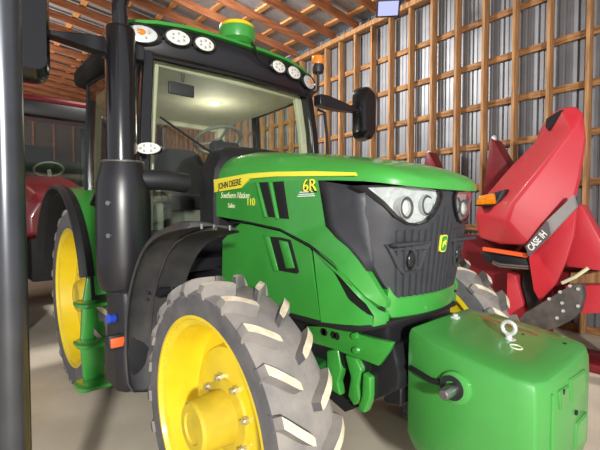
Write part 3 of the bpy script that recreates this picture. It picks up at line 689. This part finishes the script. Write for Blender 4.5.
b = B(); b.tube([(EX+.05, EY+.06, 1.69), (EX+.10, EY+.22, 1.69), (EX+.08, EY+.36, 1.68)], .062, 18); b.build('exhaust_elbow', 'black_plastic', muf)
for z in (1.36, 1.545):
    b = B(); d = Vector((.66, -.75, 0)); p = Vector((EX, EY, z))+d*.15; b.tube([p, p+d*.012], .014, 8); b.build('muffler_bolt', 'steel', muf)
b = B(); b.loft([[(EX+.03+x*k, EY+.05+y*k2, z) for x, y in ((-.16, -.13), (-.10, -.16), (.10, -.16), (.16, -.12), (.16, .16), (-.16, .16))] for z, k, k2 in ((.46, .9, .85), (.49, 1, .95), (.70, 1, .95), (.76, .92, .85), (.95, .90, .85), (1.04, .86, .9))]); tk = b.build('fluid_tank', 'black_plastic', T, bev=.015)
b = B(); b.tube([(-.90, -1.04, .885), (-.89, -1.075, .89)], .026, 16); b.build('filler_cap', 'blue_cap', tk)
b = B(); b.box((-.86, -1.04, .76), (.03, .09, .085), bev=.008); rf = b.build('reflector_holder', 'black_plastic', tk)
b = B(); b.box((-.842, -1.04, .76), (.014, .075, .055), bev=.006); b.build('side_reflector', 'orange', rf)
# pillar work light
b = B()
def E2(k, off): return [Vector((-.97, -.80, 1.885))+Vector((.75, -.6, 0)).normalized()*off+Vector((.6, .75, 0)).normalized()*(.075*k*math.cos(a))+Vector((0, 0, .036*k*math.sin(a))) for a in [2*PI*i/28 for i in range(28)]]
b.loft([E2(.9, -.05), E2(1.05, .0), E2(1.02, .012), E2(.98, .014)]); wl_ = b.build('work_lamp', 'black_gloss', T)
b = B(); b.loft([E2(1.0, .013), E2(.95, .020), E2(.5, .022)]); b.build('lamp_lens', 'lamp_white', wl_)
for k in range(6):
    a = 2*PI*k/6; p = Vector((-.97, -.80, 1.885))+Vector((.75, -.6, 0)).normalized()*.0215+Vector((.6, .75, 0)).normalized()*(.042*math.cos(a))+Vector((0, 0, .018*math.sin(a)))
    b = B(); b.ball(p, .008); b.build('led', 'lamp_ring', wl_)
b = B(); b.tube([(-1.02, -.79, 1.885), (-1.10, -.78, 1.87)], .02, 8); b.build('lamp_bracket', 'black_paint', wl_)
# rear fenders
for sd in (-1, 1):
    def fsec(y0, y1, r0, a0, a1, n, th):
        secs = []
        for i in range(n+1):
            a = a0+(a1-a0)*i/n; c_, s_ = math.cos(a), math.sin(a)
            secs.append([(-2.33+r0*c_, sd*y0, .77+r0*s_), (-2.33+(r0+.02)*c_, sd*(y0+.05), .77+(r0+.02)*s_), (-2.33+r0*c_, sd*y1, .77+r0*s_), (-2.33+(r0-th)*c_, sd*y1, .77+(r0-th)*s_), (-2.33+(r0-th)*c_, sd*y0, .77+(r0-th)*s_)])
        return secs
    b = B(); b.loft(fsec(.55, 1.0, .93, math.radians(10), math.radians(165), 22, .03)); rf_ = b.build('rear_fender', 'green', T)
    b = B(); b.loft(fsec(.56, 1.02, .905, math.radians(8), math.radians(170), 22, .02)); b.build('fender_underside', 'black_flat', rf_)  # separate black layer that darkens the underside of the green fender
    b = B(); b.loft(fsec(1.0, 1.09, .935, math.radians(18), math.radians(160), 22, .02)); b.build('fender_flare', 'black_plastic', rf_)
    b = B(); b.box((-1.95, sd*.60, 1.25), (.9, .06, .55), bev=.02); b.build('cab_side', 'green', T)
# steps on the right
b = B(); b.prism([(-0.984,1.164),(-0.918,1.13),(-0.896,0.848),(-0.906,0.197),(-1.039,0.237),(-1.059,0.552),(-1.041,0.834)], -1.64, -1.60, 'YZ', bev=.006); lad = b.build('cab_step', 'green', T)
for yy, zz in [(-0.999,0.856),(-1.004,0.578),(-1.009,0.284)]:
    q = [(-1.58, yy-.06), (-1.54, yy-.10), (-1.40, yy-.10), (-1.36, yy-.06), (-1.36, yy+.11), (-1.58, yy+.11)]
    b = B(); b.prism([(x-.08, y) for x, y in q], zz-.016, zz+.012, 'XY', bev=.01); b.build('step_tread', 'green', lad)
b = B(); b.box((-1.62, .0, .72), (.6, 1.7, .30), bev=.04); b.build('fuel_tank', 'green_dark', T)

# ================================================================== FRONT WEIGHT
Wt = tag(empty('front_weight', (.82, 0, 0)), 'green ballast block with a ring bolt on top, ahead of the tractor nose', 'tractor weight')
def wsec(z, g=0.0, slope=0.0, k=1.0):
    pl = [(.535, -.26), (.69, -.33), (1.00, -.335), (1.055, -.31), (1.075, -.25), (1.08, 0), (1.075, .25), (1.055, .31), (1.00, .335), (.69, .33), (.535, .26), (.53, .0)]
    out = []
    for x, y in pl:
        xx = .82+(x-.82)*(1-g); yy = y*(1-g)
        out.append((xx, yy, z-slope*(xx-.60)))
    return out
b = B(); b.loft([wsec(.36, .22), wsec(.50, .04), wsec(.54, .0), wsec(.88, 0, .10), wsec(.962, .008, .14), wsec(.985, .03, .14), wsec(.996, .09, .14), wsec(1.000, .4, .14)]); wb = b.build('weight_body', 'green_weight', Wt, bev=.006)
py = -.335
px_, _, pz_ = (0.793,-0.38,0.841)
b = B(); b.lathe([(-.33, .062), (-.345, .060), (-.352, .045), (-.352, 0)], (px_, 0, pz_), 'Y', 28); b.build('pin_boss', 'green_weight', Wt)
b = B(); b.lathe([(-.35, .022), (-.425, .021), (-.432, .016), (-.432, 0)], (px_, 0, pz_), 'Y', 20); b.build('hitch_pin', 'steel', Wt)
b = B(); b.lathe([(-.345, .046), (-.356, .046), (-.356, .026), (-.345, .026)], (px_-.008, 0, pz_), 'Y', 24, close=True); b.build('pin_collar', 'black_plastic', Wt)
b = B(); b.tube([(px_-.05, -.339, pz_), (.69, -.337, pz_-.005), (.56, -.276, pz_-.01)], .012, 8); b.build('pin_shadow', 'black_flat', Wt)  # black tube standing for the shadow the pin casts towards the rear
# ring bolt
ex, ey, ez = .845, .01, .968
b = B(); b.torus((ex, ey, ez+.042), .026, .0085, Matrix.Rotation(PI/2, 3, 'X') @ Matrix.Rotation(0, 3, 'Y')); b.tube([(ex, ey, ez-.02), (ex, ey, ez+.012)], .014, 14); b.lathe([(ez-.012, .03), (ez-.004, .028), (ez, .014)], (ex, ey, 0), 'Z', 20); b.build('ring_bolt', 'zinc', Wt)
b = B(); b.torus((.90, -.06, .9585), .022, .003, Matrix.Rotation(math.radians(8), 3, 'Y')); b.build('paint_ring', 'cream_text', Wt)
b = B(); b.box((.60, .03, .998), (.035, .035, .02), bev=.006); b.tube([(.60, .03, .99), (.60, .03, 1.018)], .012, 8); b.build('top_bolt', 'zinc', Wt)
for (x, y) in ((.86, .12), (1.0, .19)):
    z = 1.0-.14*(.82+(x-.82)-.60)
    b = B(); b.tube([(x, y, z-.02), (x, y, z+.0005)], .009, 10); b.build('bolt_hole', 'black_flat', Wt)
b = B(); b.box((.78, .17, .975), (.26, .035, .004), Matrix.Rotation(math.radians(8), 3, 'Y')); b.build('rust_streak', 'rust', Wt)
# front face pockets: raised plates, a darker green standing for the recess shade
for q in [[(-0.031,0.873),(0.144,0.859),(0.151,0.776),(-0.012,0.795)],[(-0.159,0.867),(-0.066,0.861),(-0.062,0.804),(-0.143,0.808)],[(0.063,0.673),(0.19,0.669),(0.169,0.573),(0.056,0.589)]]:
    cy = sum(p[0] for p in q)/4; cz2 = sum(p[1] for p in q)/4
    b = B(); b.prism([(cy+(y-cy)*1.2, cz2+(z-cz2)*1.2) for y, z in q], 1.068, 1.084, 'YZ', bev=.004); pk = b.build('front_pad', 'green_weight', Wt)
    b = B(); b.prism(q, 1.07, 1.0855, 'YZ'); b.build('pocket', 'green', pk, smooth=False)
for q in [(-0.125,0.86),(0.045,0.727)]:
    b = B(); b.tube([(1.07, q[0], q[1]), (1.0865, q[0], q[1])], .010, 10); b.build('bolt_hole', 'black_flat', Wt)
b = B(); b.box((1.078, -.225, .66), (.012, .012, .44), bev=.004); b.build('front_rib', 'green_weight', Wt)

# ================================================================== RED HARVESTER HEADER BY THE WALL
H = tag(empty('harvester_header', (.1, 2.6, 0)), 'red harvester header with grey lettered stripe and tall end cover before the stud wall', 'harvester header')
po = [(-0.472,2.55,1.489),(-0.444,2.7,1.654),(-0.189,2.7,1.951),(0.132,2.7,2.299),(0.156,2.7,2.432),(0.288,2.65,2.485),(0.413,2.6,2.471),(0.476,2.6,2.387),(0.504,2.6,2.14),(0.478,2.55,1.78),(0.449,2.5,1.545),(0.283,2.4,1.381),(0.11,2.35,1.179),(-0.156,2.4,1.17),(-0.402,2.5,1.213)]
ri = [(-0.044,2.25,1.395),(0.007,2.25,1.575),(0.247,2.35,1.937),(0.433,2.45,2.238)]
b = B(); vo = [b.bm.verts.new(p) for p in po]; vr = [b.bm.verts.new(p) for p in ri]
p = vo; r = vr
for f in ((p[1], p[2], r[2], r[1]), (p[2], p[3], r[3], r[2]), (p[3], p[4], p[5], r[3]), (p[5], p[6], p[7], r[3]), (r[3], p[7], p[8]), (r[3], p[8], p[9], r[2]), (r[2], p[9], p[10], r[1]),
          (r[1], p[10], p[11]), (r[1], p[11], p[12], r[0]), (p[0], p[1], r[1], r[0]), (p[0], r[0], p[13], p[14]), (r[0], p[12], p[13])): b.bm.faces.new(f)
bk = [b.bm.verts.new((q[0]-.24, q[1]+.5, q[2]-.03)) for q in po]
for i in range(len(po)): b.bm.faces.new((vo[i], vo[(i+1) % len(po)], bk[(i+1) % len(po)], bk[i]))
b.bm.faces.new(bk)
bmesh.ops.recalc_face_normals(b.bm, faces=b.bm.faces[:])
b.build('end_cover', 'red', H, bev=.03)
b = B(); b.prism([(0.159,2.316),(0.166,2.392),(0.283,2.452),(0.34,2.446),(0.252,2.358),(0.186,2.274)], 2.62, 2.66); b.build('cover_shade', 'black_flat', H)  # black plate standing for the shadowed inside of the cover
# stripe with lettering
b = B(); b.prism([(0.108,1.171),(0.135,1.079),(0.29,1.256),(0.507,1.534),(0.482,1.639),(0.424,1.57),(0.271,1.4)], 2.31, 2.36); sp = b.build('end_stripe', 'decal_grey', H, smooth=False)
b = B(); b.prism([(0.115,1.173),(0.142,1.081),(0.296,1.257),(0.319,1.294),(0.293,1.41),(0.277,1.401)], 2.300, 2.315); b.build('stripe_ground', 'decal_dark', sp, smooth=False)
oo = (0.168,2.295,1.126); xx = (0.331,2.295,1.335)
d = Vector(xx)-Vector(oo); L = d.length
yv = Vector((-d.z, 0, d.x))
words('lettering', 'CASE IH', 'white', sp, oo, d, yv, .085, .002, shear=.15, bold=.002, squeeze=L/.40)
# red side shield
b = B(); b.prism([(0.105,1.06),(0.263,1.241),(0.485,1.526),(0.467,1.278),(0.411,1.041),(0.336,0.832),(0.208,0.654),(0.155,0.75)], 2.40, 2.46, bev=.012); b.build('side_shield', 'red', H)
b = B(); b.prism([(0.44,1.546),(0.486,1.564),(0.649,1.217),(0.711,0.967),(0.372,0.985),(0.422,1.269)], 2.55, 2.75, bev=.02); b.build('rear_shield', 'red', H)
# recess and step
b = B(); b.prism([(-0.701,1.206),(-0.051,1.12),(-0.029,0.963),(-0.199,0.421),(-0.662,0.216),(-0.889,0.415),(-0.796,0.974)], 2.82, 3.3); b.build('inner_panel', 'red_dark', H)
b = B(); b.prism([(-0.325,1.128),(0.085,1.094),(0.086,1.055),(-0.324,1.092)], 2.39, 2.44); b.build('reflector_strip', 'orange', H, smooth=False)
b = B(); b.prism([(-0.379,1.065),(0.07,1.041),(0.098,0.966),(-0.001,0.916),(-0.314,0.965)], 2.44, 2.80, bev=.01); b.build('step_bracket', 'black_plastic', H)
b = B(); b.tube([(-0.23,2.42,0.98),(-0.16,2.42,0.956),(0.107,2.42,0.959)], .022, 14); b.build('step_tube', 'steel', H)
b = B(); b.prism([(-0.132,0.876),(-0.046,0.855),(0.044,0.506),(0.057,0.318),(-0.132,0.276)], 2.52, 2.66, bev=.012); b.build('front_post', 'red', H)
b = B(); b.prism([(0.041,0.994),(0.105,0.922),(0.138,0.611),(0.077,0.501),(-0.001,0.759)], 2.54, 2.7, bev=.01); b.build('post_cover', 'black_plastic', H)
# black bolted skid plate
sk = [(0.07,0.457),(0.121,0.543),(0.286,0.685),(0.498,0.869),(0.564,0.878),(0.58,0.777),(0.554,0.635),(0.497,0.555),(0.378,0.458),(0.167,0.355)]
b = B(); b.prism(sk, 2.27, 2.40, bev=.012); skp = b.build('skid_plate', 'plate_black', H)
for q in [(0.329,2.262,0.716),(0.413,2.262,0.791),(0.486,2.262,0.855),(0.545,2.262,0.837),(0.43,2.262,0.697),(0.439,2.262,0.629),(0.394,2.262,0.558),(0.548,2.262,0.692)]:
    b = B(); b.tube([(q[0], 2.275, q[2]), (q[0], 2.258, q[2])], .014, 8); b.build('plate_bolt', 'zinc', skp)
b = B(); b.prism([(0.328,0.781),(0.743,0.848),(0.748,0.597),(0.464,0.533)], 2.7, 2.9, bev=.01); b.build('lower_beam', 'red', H)
b = B(); b.prism([(0.325,0.887),(0.706,0.95),(0.709,0.809),(0.31,0.754)], 2.92, 3.1); b.build('wood_block', 'wood', H, smooth=False)
b = B(); b.tube([(0.375,2.45,0.843),(0.475,2.45,0.91),(0.57,2.45,1.001)], .016, 8); b.build('hose', 'cream_text', H)
b = B()
for q in [(0.385,2.8,1.007),(0.443,2.8,0.974),(0.506,2.8,1.009)]: b.box(q, (.12, .2, .05), Matrix.Rotation(.3*random.random(), 3, 'Y'), .01)
b.build('linkage', 'black_plastic', H)
# amber marker lamp on the cover
b = B(); b.prism([(-0.435,1.553),(-0.384,1.656),(-0.173,1.706),(-0.106,1.718),(-0.161,1.57),(-0.219,1.541)], 2.42, 2.7, bev=.01); ml = b.build('marker_housing', 'black_plastic', H)
b = B(); b.prism([(-0.41,1.563),(-0.374,1.656),(-0.223,1.682),(-0.202,1.57)], 2.39, 2.5, bev=.012); b.build('marker_lamp', 'amber', ml)
b = B(); b.tube([(-0.196,2.41,1.581),(-0.131,2.41,1.699)], .012, 8); b.build('lamp_guard', 'lamp_grey', ml)
# pointed dividers behind
for poly, y0, y1 in (([(-0.632,1.68),(-0.549,2.361),(-0.503,2.32),(-0.32,1.967),(-0.447,1.722)], 3.05, 3.3), ([(-1.427,2.025),(-1.393,2.276),(-1.342,2.284),(-1.238,2.077),(-1.207,1.905)], 3.05, 3.25)):
    b = B(); b.prism(poly, y0, y1, bev=.012); dv = b.build('crop_divider', 'red_dark', H)
    t = poly[1]; b = B(); b.ball((t[0]+.01, y0+.08, t[1]-.01), .035, (.8, 1, 1.3)); b.build('divider_tip', 'zinc', dv)
# support frame down to the floor
b = B(); b.box((.1, 2.95, .35), (.12, .12, .70), bev=.01); b.box((.75, 2.95, .35), (.12, .12, .70), bev=.01); b.box((.4, 2.95, .04), (1.3, .5, .08), bev=.01); b.build('header_stand', 'red_dark', H)
b = B(); b.box((.55, 3.15, .78), (1.5, .4, .30), bev=.04); b.box((-.8, 3.2, .95), (1.2, .4, .5), bev=.04); b.build('header_trough', 'red_dark', H)

# ================================================================== RED TRACTOR BEHIND
K = tag(empty('tractor', (-5.2, -.75, 0)), 'dark red tractor with a black cab, parked behind the green tractor at the left', 'tractor')
def kb(name, m, *boxes, bev=.03, par=K):
    b = B()
    for c_, d_ in boxes: b.box(c_, d_, None, bev)
    return b.build(name, m, par)
kh = B(); kh.loft([[(x, -.75-w_, z0), (x, -.75-w_*1.02, z0+.55*(z1-z0)), (x, -.75-w_*.7, z1), (x, -.75+w_*.7, z1), (x, -.75+w_*1.02, z0+.55*(z1-z0)), (x, -.75+w_, z0)] for x, w_, z0, z1 in ((-5.45, .46, 1.3, 2.02), (-4.8, .45, 1.25, 1.93), (-4.2, .42, 1.2, 1.82), (-3.85, .36, 1.2, 1.70), (-3.78, .30, 1.25, 1.6))]); kh.build('hood', 'red_tractor', K, bev=.02)
kb('roof', 'red_dark', ((-6.5, -.55, 3.2), (1.7, 1.8, .10)), bev=.05)
kr = kb('roof_fascia', 'black_plastic', ((-5.60, -.55, 3.02), (.16, 1.9, .22)), bev=.04)
for y in (-1.2, -.98, .1, .35):
    b = B(); b.ball((-5.515, y, 3.02), .075, (.4, 1.3, .8)); b.build('roof_lamp', 'ivory', kr)
for y in (-1.40, .30):
    b = B(); b.tube([(-5.55, y, 1.4), (-5.62, y, 3.0)], .045, 10); b.build('cab_pillar', 'black_gloss', K)
    b = B(); b.tube([(-7.2, y, 1.4), (-7.2, y, 3.1)], .06, 10); b.build('cab_pillar', 'black_gloss', K)
b = B(); b.bm.faces.new([b.bm.verts.new(q) for q in ((-5.56, -1.38, 1.7), (-5.56, .28, 1.7), (-5.61, .28, 2.95), (-5.61, -1.38, 2.95))]); b.build('windscreen', 'glass', K, smooth=False, solid=.006)
kb('cab_body', 'black_plastic', ((-6.35, -.55, 1.45), (1.7, 1.7, .7)), ((-7.25, -.55, 2.0), (.12, 1.6, .9)))
kb('seat', 'seat_fabric', ((-6.5, -.55, 1.95), (.45, .5, .2)), ((-6.75, -.55, 2.3), (.14, .5, .65)))
b = B(); b.torus((-5.95, -.5, 2.16), .2, .016, Matrix.Rotation(math.radians(-30), 3, 'Y')); b.tube([(-5.95, -.5, 2.15), (-5.75, -.5, 1.8)], .03, 8); b.build('steering_wheel', 'cab_grey', K)
kb('chassis', 'black_flat', ((-5.2, -.75, .95), (2.8, .6, .5)), ((-6.6, -.6, 1.0), (1.2, 1.2, .5)))
def simple_wheel(x, y, R, hw):
    b = B(); b.lathe([(-hw, R*.62), (-hw*1.1, R*.8), (-hw, R*.94), (0, R*.96), (hw, R*.94), (hw*1.1, R*.8), (hw, R*.62)], n=56, close=True)
    lug_mesh(b, R, R*.95, hw*.9, 18, .22, PI/18, .055, 0, mi=0)
    t = b.build('tyre', 'rubber', K, local=True, loc=(x+5.2, y+.75, R))
    b = B(); b.lathe([(-hw*.9, R*.63), (-hw*.4, R*.58), (-hw*.2, R*.2), (-hw*.3, 0), (hw*.3, 0), (hw*.9, R*.63)], n=40); b.build('rim', 'red_dark', t, local=True)
simple_wheel(-4.35, -1.35, .72, .19); simple_wheel(-4.35, -.15, .72, .19); simple_wheel(-6.75, -1.55, .98, .26); simple_wheel(-6.75, .25, .98, .26)
b = B(); b.box((-5.5, -1.45, 1.35), (.8, .2, .12), bev=.02); b.build('step', 'black_plastic', K)

# ================================================================== POST, FLOODLIGHT
b = B(); b.lathe([(0, .0), (0, .050), (5.45, .048), (5.45, 0)], (-.093, -1.597, 0), 'Z', 32); po_ = b.build('steel_post', 'post_grey', smooth=True)
tag(po_, 'dark shiny round steel post at the left edge, nearest the camera', 'post')
b = B(); b.box((-.093, -1.597, .008), (.2, .2, .016), bev=.004); b.build('base_plate', 'steel', po_)

Fl = tag(empty('floodlight', (-2.126,3.2,4.489)), 'small lit rectangular floodlight under the rafters above the stud wall', 'floodlight')
fl_c = Vector(Fl.location)
rot = Vector((.55, -.6, -.6)).to_track_quat('Z', 'Y').to_matrix()
b = B(); b.box(fl_c, (.34, .24, .07), rot, .01); b.build('lamp_body', 'black_plastic', Fl)
b = B(); b.box(fl_c+rot @ Vector((0, 0, .036)), (.29, .19, .006), rot); b.build('lamp_lens', 'flood_lens', Fl)
b = B(); b.tube([fl_c, fl_c+Vector((0, .05, .25)), fl_c+Vector((0, .05, .45))], .015, 8); b.build('bracket', 'steel', Fl)
